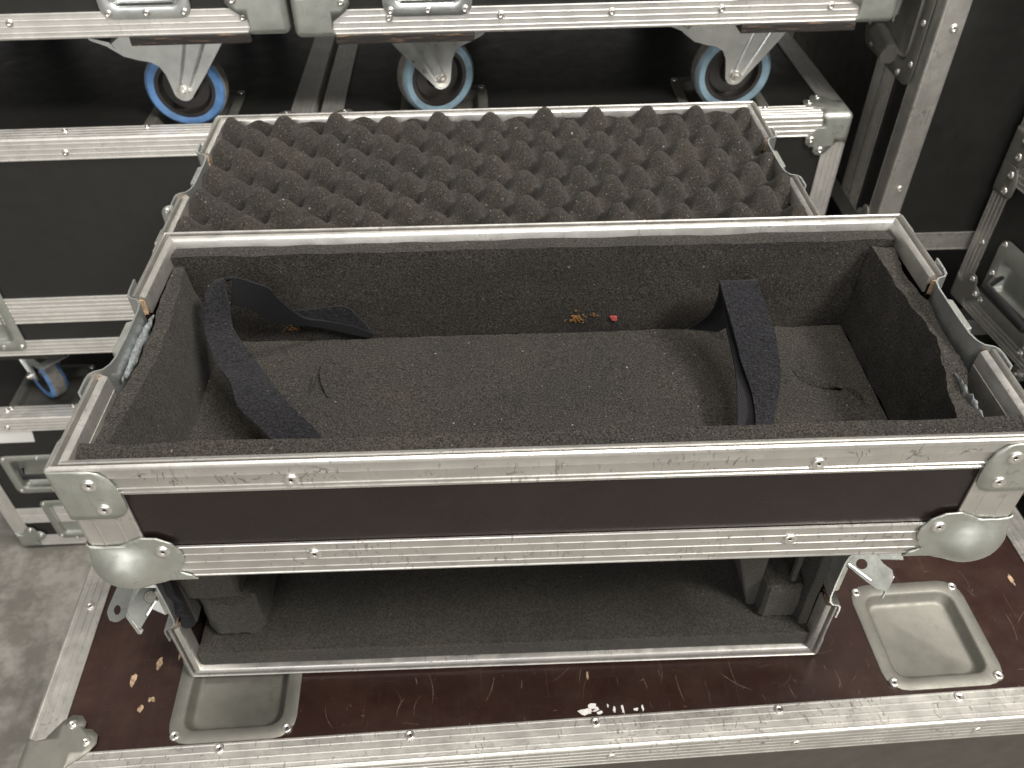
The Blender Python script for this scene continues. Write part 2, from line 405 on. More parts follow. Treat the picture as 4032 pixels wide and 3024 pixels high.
# ------------------------------------------------------------------ open case sections (tray, lid, standing body)
W = .30; D = .2555
RIM = [(.0003, -.0235), (0, -.0228), (0, -.0214), (.0007, -.0209), (.0007, -.0196), (0, -.0191), (0, -.0179), (.0006, -.0174), (.0006, -.0092), (.0005, -.0089), (.0006, -.0086),
       (.0006, -.0022), (0, -.0017), (.0001, -.0004), (.0006, .0008), (.0022, .0014), (.0028, .0006), (.0031, -.0062), (.0051, -.0062), (.0053, -.0006), (.0060, .0002), (.0080, -.0003), (.0098, -.0016), (.0103, -.0030),
       (.0112, -.0150), (.0093, -.0150), (.0093, -.0075), (.0019, -.0075), (.0019, -.0235)]
GA, GB = .0835, .1695           # latch gap in the side rims (distance from the front)
def rim(parent, p0, p1, inward, m0, m1, mat='alu'):
    p0, p1 = V(p0), V(p1); N = p1 - p0; h = N.length
    mb = MB(); mb.prism(RIM, p0, inward, (0, 0, 1), N / h, h, (lambda a, b: a) if m0 else None, (lambda a, b: a) if m1 else None)
    return mb.build('rim_profile', mat, parent, 25)
def section(root, H, mats=('alu', 'zinc', 'maroon'), rivets=True):
    alu, zn, pm = mats
    # panels
    t = .007
    def P(name, *b): mb = MB(); mb.box(*b); return mb.build(name, pm, root, 0)
    P('front_panel', -W + .0022, W - .0022, .0022, .0022 + t, -H + .0022, -.008)
    P('back_panel', -W + .0022, W - .0022, D - .0022 - t, D - .0022, -H + .0022, -.008)
    P('bottom_panel', -W + .0095, W - .0095, .0095, D - .0095, -H + .0022, -H + .0022 + t)
    for s in (-1, 1):
        mb = MB(); x0, x1 = sorted((s * (W - .0022), s * (W - .0022 - t)))
        dz = -min(.047, H - .012)
        pts = [(.0095, -H + .0022), (D - .0095, -H + .0022), (D - .0095, -.008), (GB + .001, -.008), (GB - .006, dz), (GA + .006, dz), (GA - .001, -.008), (.0095, -.008)]
        mb.prism(pts, (x0, 0, 0), (0, 1, 0), (0, 0, 1), (1, 0, 0), x1 - x0); mb.build('side_panel', pm, root, 0)
        # splintered plywood showing at the rim ends
        for yy, sgn in ((GA, 1), (GB, -1)):
            mb = MB(); x = s * (W - .0055)
            pts = [(x + random.uniform(-.004, .004), yy + sgn * random.uniform(-.001, .004)) for k in range(7)]
            pts.sort(key=lambda p: math.atan2(p[1] - yy, p[0] - x))
            mb.prism(pts, (0, 0, -.016), (1, 0, 0), (0, 1, 0), (0, 0, 1), .0125); mb.build('splintered_wood', 'wood', root, 0)
        # side rims
        rim(root, (s * W, 0, 0), (s * W, GA, 0), (-s, 0, 0), True, False, alu)
        rim(root, (s * W, GB, 0), (s * W, D, 0), (-s, 0, 0), False, True, alu)
        # half latch dish (bent sheet) in the gap
        line = [(.0022, .066), (.0024, .079), (.0018, .0835), (-.0005, .0860), (-.0060, .0880), (-.0092, .0930), (-.0106, .100), (-.0110, .122), (-.0106, .152), (-.0092, .1600), (-.0060, .1645), (-.0005, .1668), (.0020, .1700), (.0028, .1760), (.0034, .1900)]
        mb = MB(); pts = []
        def nrm(i):
            a, b = line[max(i - 1, 0)], line[min(i + 1, len(line) - 1)]; d = V((b[0] - a[0], b[1] - a[1], 0)).normalized(); return d.y, -d.x
        outr = [(a + .0007 * nrm(i)[0], b + .0007 * nrm(i)[1]) for i, (a, b) in enumerate(line)]
        inr = [(a - .0007 * nrm(i)[0], b - .0007 * nrm(i)[1]) for i, (a, b) in enumerate(line)]
        mb.prism(outr + inr[::-1], (s * W, 0, -min(.045, H - .012)), (s, 0, 0), (0, 1, 0), (0, 0, 1), min(.045, H - .012) + .0012)
        d = mb.build('latch_dish', 'zinc_bright', root, 40)
        # keeper plate riveted in the recess
        mb = MB(); mb.prism([(.0, .106), (.0045, .108), (.0045, .140), (0, .142)], (s * (W - .0095), 0, -.028), (s, 0, 0), (0, 1, 0), (0, 0, 1), .0275)
        mb.build('latch_keeper', 'zinc', d, 0, .0006)
    rim(root, (-W, 0, 0), (W, 0, 0), (0, 1, 0), True, True, alu)
    rim(root, (W, D, 0), (-W, D, 0), (0, -1, 0), True, True, alu)
    # ribbed bottom edges and plain uprights
    sec = Lsec(.034, .034, 3, 3)
    for y, s in ((0, 1), (D, -1)): edge(root, (-W + .01, y, -H), (W - .01, y, -H), (0, 0, 1), (0, s, 0), sec, alu)
    for x, s in ((-W, 1), (W, -1)): edge(root, (x, .01, -H), (x, D - .01, -H), (0, 0, 1), (s, 0, 0), sec, alu)
    up = Lsec(.0375, .0375, 2, 2, .0035, .0017, .0003)
    for x, s in ((-W, 1), (W, -1)):
        for y, r in ((0, 1), (D, -1)):
            edge(root, (x, y, -H + .03), (x, y, -.0238), (s, 0, 0), (0, r, 0), up, alu, 'corner_profile')
            c = corner(root, (x, y, -H), (s, r, 1), 'ball', zn, 1.0, 'ball_corner')
            b = corner(root, (x, y, -.0006), (s, r, -1), 'brace', zn, 1.0, 'corner_brace')
            if rivets and y == 0:
                for a, z in ((.0222, -.0120), (.0240, -.0345)): rivet(root, (x + s * a, -.0017, z), (0, -1, 0))
                rivet(root, (x + s * .0470, -.0019, -H + .0330), (0, -1, 0))
                for a, z in ((.0222, -.0120), (.0240, -.0345)): rivet(root, (x - s * .0017, a, z), (-s, 0, 0))
                rivet(root, (x - s * .0017, .0325, -H + .0462), (-s, 0, 0))
    if rivets:
        for x in (-.159, .159): rivet(root, (x, .0003, -.0143), (0, -1, 0)); rivet(root, (x * .99, .0002, -H + .0225), (0, -1, 0))
        for s in (-1, 1):
            for y in (.05, .205): rivet(root, (s * W, y, -.0143), (s, 0, 0))

def rough_slab(name, mat, root, pts_in_top, pts_out_top, pts_in_bot, pts_out_bot, nz=6, amp=.0012, seed=0):
    """foam wall lofted from lists of (x,y,z) along its length; slightly uneven"""
    n = len(pts_in_top); loops = []
    def res(L, k=9):
        out = []
        for i in range(len(L) - 1):
            a, b = V(L[i]), V(L[i + 1])
            out += [a.lerp(b, j / k) for j in range(k)]
        return out + [V(L[-1])]
    A, B, C_, D_ = res(pts_in_top), res(pts_out_top), res(pts_in_bot), res(pts_out_bot)
    for i in range(len(A)):
        ring_ = [C_[i].lerp(A[i], k / nz) for k in range(nz + 1)] + [A[i].lerp(B[i], k / 3) for k in range(1, 4)] + [B[i].lerp(D_[i], k / 2) for k in range(1, 3)]
        loops.append([p + V(noise.noise_vector(p * 60 + V((seed, seed * 2, 0)))) * amp + V(noise.noise_vector(p * 320 + V((seed, 0, 0)))) * amp * .45 for p in ring_])
    mb = MB(); mb.loft(loops); return mb.build(name, mat, root, 50)

# ---- tray ------------------------------------------------------------------
HT = .111
tray = thing('open_case_tray', 'open maroon case tray lined with charcoal foam and two black straps, topmost, nearest the camera', 'case tray', (0, 0, ZF), base=(0, .128, -.121))
section(tray, HT)
zf = -.090
def slab(name, x0, x1, y0, y1, z0, z1, mat='foam', root=tray, nx=70, ny=24, amp=.0014, seed=3, edgewob=.0015):
    mb = MB(); loops = []
    vs = []; fs = []
    for j in range(ny + 1):
        for i in range(nx + 1):
            x = x0 + (x1 - x0) * i / nx; y = y0 + (y1 - y0) * j / ny
            p = V((x, y, z1)); h = noise.noise(p * 38 + V((seed, 0, 0))) * amp + noise.noise(p * 170 + V((0, seed, 0))) * amp * .5
            yy = y
            if j in (0, ny): yy += noise.noise(V((x * 140, seed, y * 5))) * edgewob
            vs.append((x, yy, z1 + h))
    for j in range(ny):
        for i in range(nx):
            a = j * (nx + 1) + i; fs.append((a, a + 1, a + nx + 2, a + nx + 1))
    top = len(vs)
    bnd = [i for i in range(nx + 1)] + [j * (nx + 1) + nx for j in range(1, ny + 1)] + [ny * (nx + 1) + i for i in range(nx - 1, -1, -1)] + [j * (nx + 1) for j in range(ny - 1, 0, -1)]
    for b in bnd: vs.append((vs[b][0], vs[b][1], z0))
    m = len(bnd)
    for k in range(m): fs.append((bnd[k], top + k, top + (k + 1) % m, bnd[(k + 1) % m]))
    fs.append(tuple(range(top, top + m)))
    mb.add(vs, fs); return mb.build(name, mat, root, 50)
slab('foam_floor', -.2675, .2632, .012, .2243, -HT + .0095, zf)
for sx in (-1, 1):
    mb = MB(); mb.box(*sorted((sx * .2886, sx * .2892)), .0262, .0830, -.046, -.012); mb.build('inner_flange', 'alu_dull', tray, 0)
rough_slab('foam_lining', 'foam', tray, [(-.2895, .0250, -.0045), (0, .0245, -.004), (.2895, .0250, -.0035)], [(-.2895, .0095, -.0060), (0, .0095, -.0055), (.2895, .0095, -.0055)],
           [(-.2895, .0235, zf - .004), (0, .0235, zf - .004), (.2895, .0235, zf - .004)], [(-.2895, .0096, zf - .004), (0, .0096, zf - .004), (.2895, .0096, zf - .004)], 6, .0014, 1)
def back(xs):
    return ([(x, .2300, -.0072) for x in xs], [(x, .2450, -.0080) for x in xs], [(x, .2272, zf - .003) for x in xs], [(x, .2455, zf - .003) for x in xs])
rough_slab('foam_lining', 'foam', tray, *back([-.289, -.1, .1, .289]), 10, .0015, 2)
ys = [.0262, .036, .060, .081, .112, .153, .194, .2262]
ri = [.2560, .2575, .2645, .2700, .2750, .2760, .2745, .2680]; ro = [.2720, .2730, .2780, .2840, .2866, .2868, .2866, .2870]
rough_slab('foam_lining', 'foam', tray, [(a, y, -.0150 + .004 * math.sin(i * 2)) for i, (a, y) in enumerate(zip(ri, ys))], [(a, y, -.0150 + .003 * math.sin(i * 3)) for i, (a, y) in enumerate(zip(ro, ys))],
           [(.2655, y, zf - .003) for y in ys], [(.2880, y, zf - .003) for y in ys], 8, .0017, 5)
li = [-.2800, -.2795, -.2760, -.2735, -.2705, -.2725, -.2760, -.2800]; lo = [-.2896, -.2890, -.2880, -.2868, -.2820, -.2840, -.2874, -.2890]
rough_slab('foam_lining', 'foam', tray, [(a, y, -.0150) for a, y in zip(li, ys)], [(a, y, -.0150) for a, y in zip(lo, ys)],
           [(-.2670, y, zf - .003) for y in ys], [(-.2890, y, zf - .003) for y in ys], 8, .0017, 9)
# crusty glue between dish and foam on the left, torn shreds on the right
def crust(x0, x1, y0, y1, z, mat, seed, n=26):
    mb = MB(); loops = []
    for i in range(n + 1):
        t = i / n; y = y0 + (y1 - y0) * t; taper = math.sin(math.pi * min(max(t, .03), .97)) ** .5
        cx = (x0 + x1) / 2 + noise.noise(V((seed, y * 120, 0))) * .0016; hw = abs(x1 - x0) / 2 * taper * (1 + .5 * noise.noise(V((0, y * 200, seed))))
        zz = z + noise.noise(V((seed, 3, y * 180))) * .004
        loops.append([(cx + hw * math.cos(a), y, zz + (.0035 * taper) * math.sin(a) * (1 + .5 * noise.noise(V((a * 2, y * 260, seed))))) for a in [2 * math.pi * k / 10 for k in range(10)]])
    mb.loft(loops); return mb.build('dried_glue', mat, tray, 60)
crust(-.2885, -.2830, .090, .162, -.0125, 'glue', 4)
crust(.2735, .2765, .030, .078, -.0155, 'glue', 8)
# straps: ribbons given by centre line, half-width vector
def ribbon(name, mat, root, rows, t=.0011, sub=6):
    """rows: (left point, right point); Catmull-Rom resampled"""
    def cr(P, k):
        out = []
        for i in range(len(P) - 1):
            p0, p1, p2, p3 = P[max(i - 1, 0)], P[i], P[i + 1], P[min(i + 2, len(P) - 1)]
            for j in range(k):
                u = j / k; out.append(.5 * ((2 * p1) + (p2 - p0) * u + (2 * p0 - 5 * p1 + 4 * p2 - p3) * u * u + (3 * p1 - p0 - 3 * p2 + p3) * u ** 3))
        return out + [P[-1]]
    Lp, Rp = cr([V(r[0]) for r in rows], sub), cr([V(r[1]) for r in rows], sub)
    loops = []; n = 7
    for i in range(len(Lp)):
        a, b = Lp[i], Rp[i]; w_ = (b - a); j0, j1 = max(i - 1, 0), min(i + 1, len(Lp) - 1)
        tan = ((Lp[j1] + Rp[j1]) - (Lp[j0] + Rp[j0])).normalized(); nn = w_.cross(tan).normalized()
        up = [a + w_ * (k / n) + nn * (t + .0006 * noise.noise((a + w_ * (k / n)) * 150)) for k in range(n + 1)]
        dn = [a + w_ * (k / n) - nn * t for k in range(n, -1, -1)]
        loops.append(up + dn)
    mb = MB(); mb.loft(loops); return mb.build(name, mat, root, 50)
# left strap: fuzzy limb rising from the front floor, webbing limb falling and twisting to the back corner
ribbon('strap', 'felt', tray, [((-.172, .046, -.066), (-.134, .040, -.062)), ((-.193, .075, -.0540), (-.1559, .070, -.0493)), ((-.2172, .098, -.0484), (-.1795, .095, -.0439)), ((-.2270, .120, -.0445), (-.1954, .117, -.0440)),
                               ((-.2394, .138, -.0444), (-.2075, .136, -.0449)), ((-.2500, .158, -.0401), (-.2227, .157, -.0413)), ((-.2569, .176, -.0346), (-.2353, .176, -.0365)), ((-.2569, .192, -.0201), (-.2379, .186, -.0265)), ((-.2507, .202, -.0124), (-.2390, .196, -.0064)), ((-.2400, .204, -.0120), (-.2310, .198, -.0050))])
ribbon('strap', 'webbing', tray, [((-.2400, .197, -.0300), (-.2330, .1965, -.0042)), ((-.2362, .197, -.0308), (-.2294, .197, -.0045)), ((-.2286, .200, -.0370), (-.2194, .199, -.0107)), ((-.2227, .204, -.0452), (-.2093, .202, -.0188)), ((-.2160, .210, -.0578), (-.2061, .207, -.0320)),
                                  ((-.2042, .216, -.0655), (-.1994, .214, -.0493)), ((-.1913, .220, -.0710), (-.1905, .219, -.0625)), ((-.1747, .2225, -.0770), (-.1740, .2225, -.0690)), ((-.1533, .2235, -.0850), (-.1533, .2235, -.0760)), ((-.1390, .2250, -.0905), (-.1380, .2250, -.0850))], .0009)
ribbon('strap', 'felt', tray, [((-.2027, .2235, -.0640), (-.2027, .2255, -.0590)), ((-.1917, .2235, -.0674), (-.1863, .2255, -.0580)), ((-.1747, .2235, -.0735), (-.1593, .2255, -.0560)), ((-.1533, .2240, -.0810), (-.1480, .2255, -.0680)), ((-.1400, .2250, -.0885), (-.1385, .2258, -.0860))], .0008)
# right strap
ribbon('strap', 'felt', tray, [((.1400, .050, -.070), (.1560, .050, -.072)), ((.1480, .078, -.0597), (.1604, .078, -.0603)), ((.1514, .096, -.0583), (.1692, .100, -.0542)), ((.1516, .112, -.0551), (.1755, .120, -.0495)), ((.1495, .134, -.0502), (.1773, .135, -.0468)), ((.1485, .152, -.0443), (.1789, .154, -.0417)),
                               ((.1455, .172, -.0340), (.1775, .172, -.0361)), ((.1428, .190, -.0250), (.1735, .190, -.0268)), ((.1425, .197, -.0222), (.1715, .197, -.0215)), ((.1430, .2015, -.0240), (.1710, .2015, -.0235))])
ribbon('strap', 'webbing', tray, [((.1435, .201, -.0250), (.1700, .203, -.0250)), ((.1450, .204, -.0407), (.1700, .208, -.0430)), ((.1445, .212, -.0620), (.1680, .213, -.0650)), ((.1385, .2215, -.0801), (.1600, .2180, -.0852)), ((.1300, .2250, -.0905), (.1480, .2210, -.0915))], .0009)
ribbon('strap', 'webbing', tray, [((.1310, .050, -.080), (.1480, .050, -.080)), ((.1378, .085, -.0664), (.1530, .085, -.0669)), ((.1425, .110, -.0605), (.1583, .110, -.0610)), ((.1463, .136, -.0573), (.1618, .136, -.0577)), ((.1467, .156, -.0529), (.1635, .156, -.0533)), ((.1458, .175, -.0460), (.1643, .175, -.0470)), ((.1445, .193, -.0330), (.1662, .193, -.0340)), ((.1440, .201, -.0260), (.1680, .201, -.0260))], .0009)
# stains and cuts on the foam
def blob(name, mat, root, c, X, Y, rx, ry, seed, n=16, th=.0006):
    X, Y = V(X), V(Y); N = X.cross(Y); c = V(c)
    pts = []
    for k in range(n):
        a = 2 * math.pi * k / n; r = 1 + .7 * noise.noise(V((math.cos(a) * 1.9 + seed * 1.37, math.sin(a) * 1.9, seed * .7 + .31))) + random.uniform(-.22, .22)
        pts.append((rx * r * math.cos(a), ry * r * math.sin(a)))
    mb = MB(); mb.prism(pts, c, X, Y, N, th); return mb.build(name, mat, root, 0)
rst = random.Random(11)
def spatter(x, z, sx, sz, n, rmax, mat='orange_stain', name='orange_stain'):
    """cluster of tiny flecks rubbed into the foam wall, one joined stain"""
    mb = MB()
    for k in range(n):
        cx, cz = rst.gauss(x, sx), rst.gauss(z, sz); r = rmax * rst.uniform(.25, 1); m = rst.randint(5, 8); a0 = rst.random() * 6
        pts = [(r * rst.uniform(.5, 1.2) * math.cos(a0 + 6.283 * q / m), r * rst.uniform(.4, 1.1) * math.sin(a0 + 6.283 * q / m)) for q in range(m)]
        mb.prism(pts, (cx, .2268 + (cz + .09) * .035, cz), (1, 0, 0), (0, 0, 1), (0, -1, 0), .0009)
    return mb.build(name, mat, tray, 0)
spatter(.036, -.0765, .0028, .0022, 46, .0010)
spatter(.030, -.0785, .0030, .0010, 16, .0009)
spatter(.050, -.0735, .0022, .0012, 14, .0008)
spatter(-.205, -.080, .0030, .0012, 26, .0009)
blob('red_speck', 'red_bit', tray, (.0665, .2262, -.0765), (1, 0, 0), (0, 0, 1), .0024, .0029, 3, 18, .001)
def cut(path, wd, zz=zf):
    """slit in the foam: a raised torn lip beside a dark gap"""
    rows = []
    for i, (x, y) in enumerate(path):
        k = math.sin(math.pi * i / (len(path) - 1)); rows.append(((x - wd * .5, y, zz - .001), (x + wd * k, y - wd * .4 * k, zz + .0038 * k)))
    return ribbon('torn_foam_flap', 'foam', tray, rows, .0007, 5)
cut([(-.155, .192), (-.166, .188), (-.1675, .176), (-.168, .163), (-.169, .152)], -.010)
cut([(-.183, .158), (-.184, .170), (-.183, .181)], .003)
cut([(.212, .168), (.216, .154), (.228, .146), (.242, .150)], .010)
cut([(.241, .149), (.247, .136), (.252, .122)], .003)

# ---- standing body -----------------------------------------------------------
HB = .47
body = thing('small_flight_case', 'small maroon flight case stood on its side under the tray, foam-lined mouth facing out', 'flight case', (-.0333, .0773, -.3800 + ZF), (math.pi / 2, 0, .002))
section(body, HB, ('alu', 'zinc', 'maroon'))
# local frame here: x right, y = up, z = towards the camera
mbx = lambda x0, x1, h0, h1, d0, d1: (x0, x1, h0, h1, -d1, -d0)   # depth d measured back from the mouth
def foamblock(name, b, mat='foam_green', seed=0, amp=.0018, ch=.006):
    x0, x1, y0, y1, z0, z1 = b
    bm = bmesh.new(); bmesh.ops.create_cube(bm, size=1)
    for v in bm.verts: v.co = V(((x0 + x1) / 2 + v.co.x * (x1 - x0), (y0 + y1) / 2 + v.co.y * (y1 - y0), (z0 + z1) / 2 + v.co.z * (z1 - z0)))
    if ch: bmesh.ops.bevel(bm, geom=bm.edges[:], offset=ch, segments=1, affect='EDGES', profile=.5)
    bmesh.ops.subdivide_edges(bm, edges=bm.edges[:], cuts=7, use_grid_fill=True)
    for v in bm.verts: v.co += V(noise.noise_vector(v.co * 55 + V((seed, 0, 0)))) * amp + V(noise.noise_vector(v.co * 260 + V((0, seed, 0)))) * amp * .35
    me = bpy.data.meshes.new(name); bm.to_mesh(me); bm.free(); fin(me, 35)
    return put(name, me, mat, body)
foamblock('foam_floor', mbx(-.2893, .2893, .0110, .0300, .0055, .44), seed=1, amp=.0009, ch=.001)
foamblock('foam_ceiling', mbx(-.2893, .2893, .2365, .2461, .006, .44), seed=2, amp=.0009, ch=.001)
foamblock('foam_back', mbx(-.2893, .2893, .0200, .2360, .42, .44), seed=3, amp=.0009, ch=.001)
foamblock('foam_lining', mbx(-.2893, -.2800, .0700, .2350, .014, .41), seed=4, amp=.0012, ch=.001)
foamblock('foam_lining', mbx(.2800, .2893, .0200, .2350, .016, .41), seed=5, amp=.0010, ch=.001)
foamblock('foam_block', mbx(-.2790, -.2260, .0300, .0990, .0200, .12), seed=6, amp=.0026, ch=.010)
foamblock('foam_block', mbx(-.2920, -.2330, .1010, .1560, .0170, .12), seed=7, amp=.0022, ch=.004)
foamblock('foam_block', mbx(.2440, .2790, .0300, .0800, .0240, .20), seed=8, amp=.0016, ch=.003)
# partition wedge on the right
mb = MB(); mb.prism([(.236, .030), (.2440, .030), (.2440, .150), (.205, .150)], (0, 0, -.30), (1, 0, 0), (0, 1, 0), (0, 0, 1), .262); mb.build('foam_wedge', 'foam_green', body, 0, .002)
mb = MB(); mb.box(.2665, .2715, .076, .170, -.036, -.030); mb.build('foam_strip', 'foam_green', body, 0, .001)
# dried glue net on the right inner side, torn felt on the left
mb = MB()
pts = [(.070, -.012), (.078, -.004), (.092, -.007), (.101, -.003), (.112, -.009), (.128, -.004), (.150, -.006), (.165, -.004), (.165, -.03), (.07, -.03)]
mb.prism(pts, (-.2885, 0, 0), (0, 1, 0), (0, 0, 1), (1, 0, 0), .0075); mb.build('torn_felt', 'felt', body, 0, .001)
# latches hanging open beside the mouth; drawn in upright axes, brought into the body frame
BI = body.matrix_world.inverted() @ Matrix.Translation((0, 0, ZF))
def plate(parent, name, pts, N, t, mat='zinc_bright', bevel=.0005):
    """flat plate from 3-D outline, thickness t against N"""
    n = len(pts); P = [V(p) for p in pts]; N = V(N).normalized()
    mb = MB(BI); mb.add(P + [p - N * t for p in P], [tuple(range(n)), tuple(range(n, 2 * n))[::-1]] + [(i, n + i, n + (i + 1) % n, (i + 1) % n) for i in range(n)])
    return mb.build(name, mat, parent, 0, bevel)
NL = V((0, -.6, .8))
def pl(x, y, z0=-.25, y0=.075): return (x, y, z0 + (y - y0) * .75)
NV = V((.5, -.55, .66))
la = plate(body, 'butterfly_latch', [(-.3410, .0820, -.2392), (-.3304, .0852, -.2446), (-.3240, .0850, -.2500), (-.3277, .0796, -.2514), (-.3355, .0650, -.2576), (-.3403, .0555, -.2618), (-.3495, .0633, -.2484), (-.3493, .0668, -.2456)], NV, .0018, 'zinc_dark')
plate(la, 'bent_flange', [(-.3406, .0814, -.2383), (-.3495, .0680, -.2455), (-.3525, .0672, -.2517), (-.3478, .0755, -.2447), (-.3468, .0827, -.2399)], V((-.3, -.5, .8)), .0014)
plate(la, 'bent_lip', [(-.3505, .0640, -.2490), (-.3403, .0548, -.2612), (-.3385, .0556, -.2622), (-.3410, .0545, -.2668), (-.3446, .0560, -.2690), (-.3545, .0660, -.2580)], V((-.4, -.8, .45)), .0016)
plate(la, 'stiffening_rib', [(-.3286, .0755, -.2472), (-.3349, .0641, -.2519), (-.3336, .0630, -.2538), (-.3273, .0747, -.2488)], NV, .003)
mb = MB(BI @ nframe((-.3332, .0770, -.2450), NV)); mb.ring([(.0032, -.001), (.0046, -.001), (.0046, .0016), (.0032, .0016)], 24); mb.lathe([(0, .0006), (.0032, .0006), (.0032, -.001)], 20); mb.build('latch_boss', 'zinc_dull', la, 40)
# tab with an oblong hole: ring of quads between hole and outline
def holed(parent, name, outer, c, rx, ry, U, Vv, N, t, mat='zinc_bright'):
    U, Vv, N, c = V(U).normalized(), V(Vv).normalized(), V(N).normalized(), V(c)
    P = [V(p) for p in outer]
    # resample outline by angle
    n = 28; out = []
    O2 = [((p - c).dot(U), (p - c).dot(Vv)) for p in P]
    for k in range(n):
        a = 2 * math.pi * k / n; d = (math.cos(a), math.sin(a)); best = None
        for i in range(len(O2)):
            (x1, y1), (x2, y2) = O2[i], O2[(i + 1) % len(O2)]; ex, ey = x2 - x1, y2 - y1
            den = d[0] * ey - d[1] * ex
            if abs(den) < 1e-12: continue
            s_ = (x1 * ey - y1 * ex) / den; u_ = (x1 * d[1] - y1 * d[0]) / den
            if s_ > 0 and -1e-6 <= u_ <= 1 + 1e-6: best = s_ if best is None else max(best, s_)
        out.append(c + U * d[0] * best + Vv * d[1] * best)
    inn = [c + U * rx * math.cos(2 * math.pi * k / n) + Vv * ry * math.sin(2 * math.pi * k / n) for k in range(n)]
    mb = MB(BI); mb.loft([inn, out, [p - N * t for p in out], [p - N * t for p in inn], inn], False, False)
    return mb.build(name, mat, parent, 0)
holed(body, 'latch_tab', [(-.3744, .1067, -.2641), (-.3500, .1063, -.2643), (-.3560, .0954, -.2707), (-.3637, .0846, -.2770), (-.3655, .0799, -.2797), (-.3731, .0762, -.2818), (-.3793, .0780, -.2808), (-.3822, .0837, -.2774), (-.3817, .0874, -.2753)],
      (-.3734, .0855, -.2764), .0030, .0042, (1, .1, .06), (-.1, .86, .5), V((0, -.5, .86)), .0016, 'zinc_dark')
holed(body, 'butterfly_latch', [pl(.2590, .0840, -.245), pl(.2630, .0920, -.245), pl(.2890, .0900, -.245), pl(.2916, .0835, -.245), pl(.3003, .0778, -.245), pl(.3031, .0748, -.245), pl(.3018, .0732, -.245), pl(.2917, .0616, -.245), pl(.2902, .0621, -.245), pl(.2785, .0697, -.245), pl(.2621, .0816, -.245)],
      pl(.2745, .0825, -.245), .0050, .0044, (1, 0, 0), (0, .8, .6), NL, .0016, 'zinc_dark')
plate(body, 'latch_rib', [pl(.2621, .0820, -.2435), pl(.2805, .0700, -.2435), pl(.2818, .0710, -.2435), pl(.2634, .0832, -.2435)], NL, .003)
plate(body, 'latch_lip', [pl(.3005, .0728, -.2445), pl(.3022, .0734, -.2445), pl(.2922, .0612, -.2500), pl(.2905, .0610, -.2500)], V((.6, -.6, .4)), .0018)
plate(body, 'latch_tab', [pl(.2905, .0860, -.247), pl(.3120, .0850, -.247), pl(.3120, .0980, -.247), pl(.2905, .0980, -.247)], NL, .0016, 'zinc_dark')
# ---- lid --------------------------------------------------------------------
HL = .066
lid = thing('case_lid', 'shallow case lid filled with grey egg-crate foam, lying open behind the tray', 'case lid', (-.0363, .5669, -.0444 + ZF), (0, 0, .0092), base=(0, -.128, -.077))
LM = Matrix.Translation((0, -D, 0))
OFF[lid] = OFF[lid] + V((0, -D, 0))
section(lid, HL, rivets=False)
def egg():
    x0, x1, y0, y1 = -.2885, .2885, .0100, D - .0100; nx, ny = 300, 126; p = .0283; q = .0256; vs = []; fs = []
    for j in range(ny + 1):
        for i in range(nx + 1):
            x = x0 + (x1 - x0) * i / nx; y = y0 + (y1 - y0) * j / ny
            wv = noise.noise_vector(V((x * 14, y * 14, 1))) * .0026
            xx, yy = x + wv.x, y + wv.y
            c = math.cos(math.pi * (xx - .0037) / p) * math.cos(math.pi * (yy - .2316) / q)
            u = (c + 1) / 2
            h = -.030 + .0385 * (u * (1.22 - .22 * u * u)) * (1 + .16 * noise.noise(V((x * 22, y * 22, 8)))) + .0005 * noise.noise(V((x * 300, y * 300, 2)))
            ed = min(x - x0, x1 - x); h -= max(0, .010 - ed) * .5
            vs.append((x, y, h))
    for j in range(ny):
        for i in range(nx):
            a = j * (nx + 1) + i; fs.append((a, a + 1, a + nx + 2, a + nx + 1))
    top = len(vs)
    bnd = [i for i in range(nx + 1)] + [j * (nx + 1) + nx for j in range(1, ny + 1)] + [ny * (nx + 1) + i for i in range(nx - 1, -1, -1)] + [j * (nx + 1) for j in range(ny - 1, 0, -1)]
    for b in bnd: vs.append((vs[b][0], vs[b][1], -HL + .010))
    m = len(bnd)
    for k in range(m): fs.append((bnd[k], top + k, top + (k + 1) % m, bnd[(k + 1) % m]))
    fs.append(tuple(range(top, top + m)))
    mb = MB(); mb.add(vs, fs); mb.build('egg_crate_foam', 'egg', lid, 60)
egg()

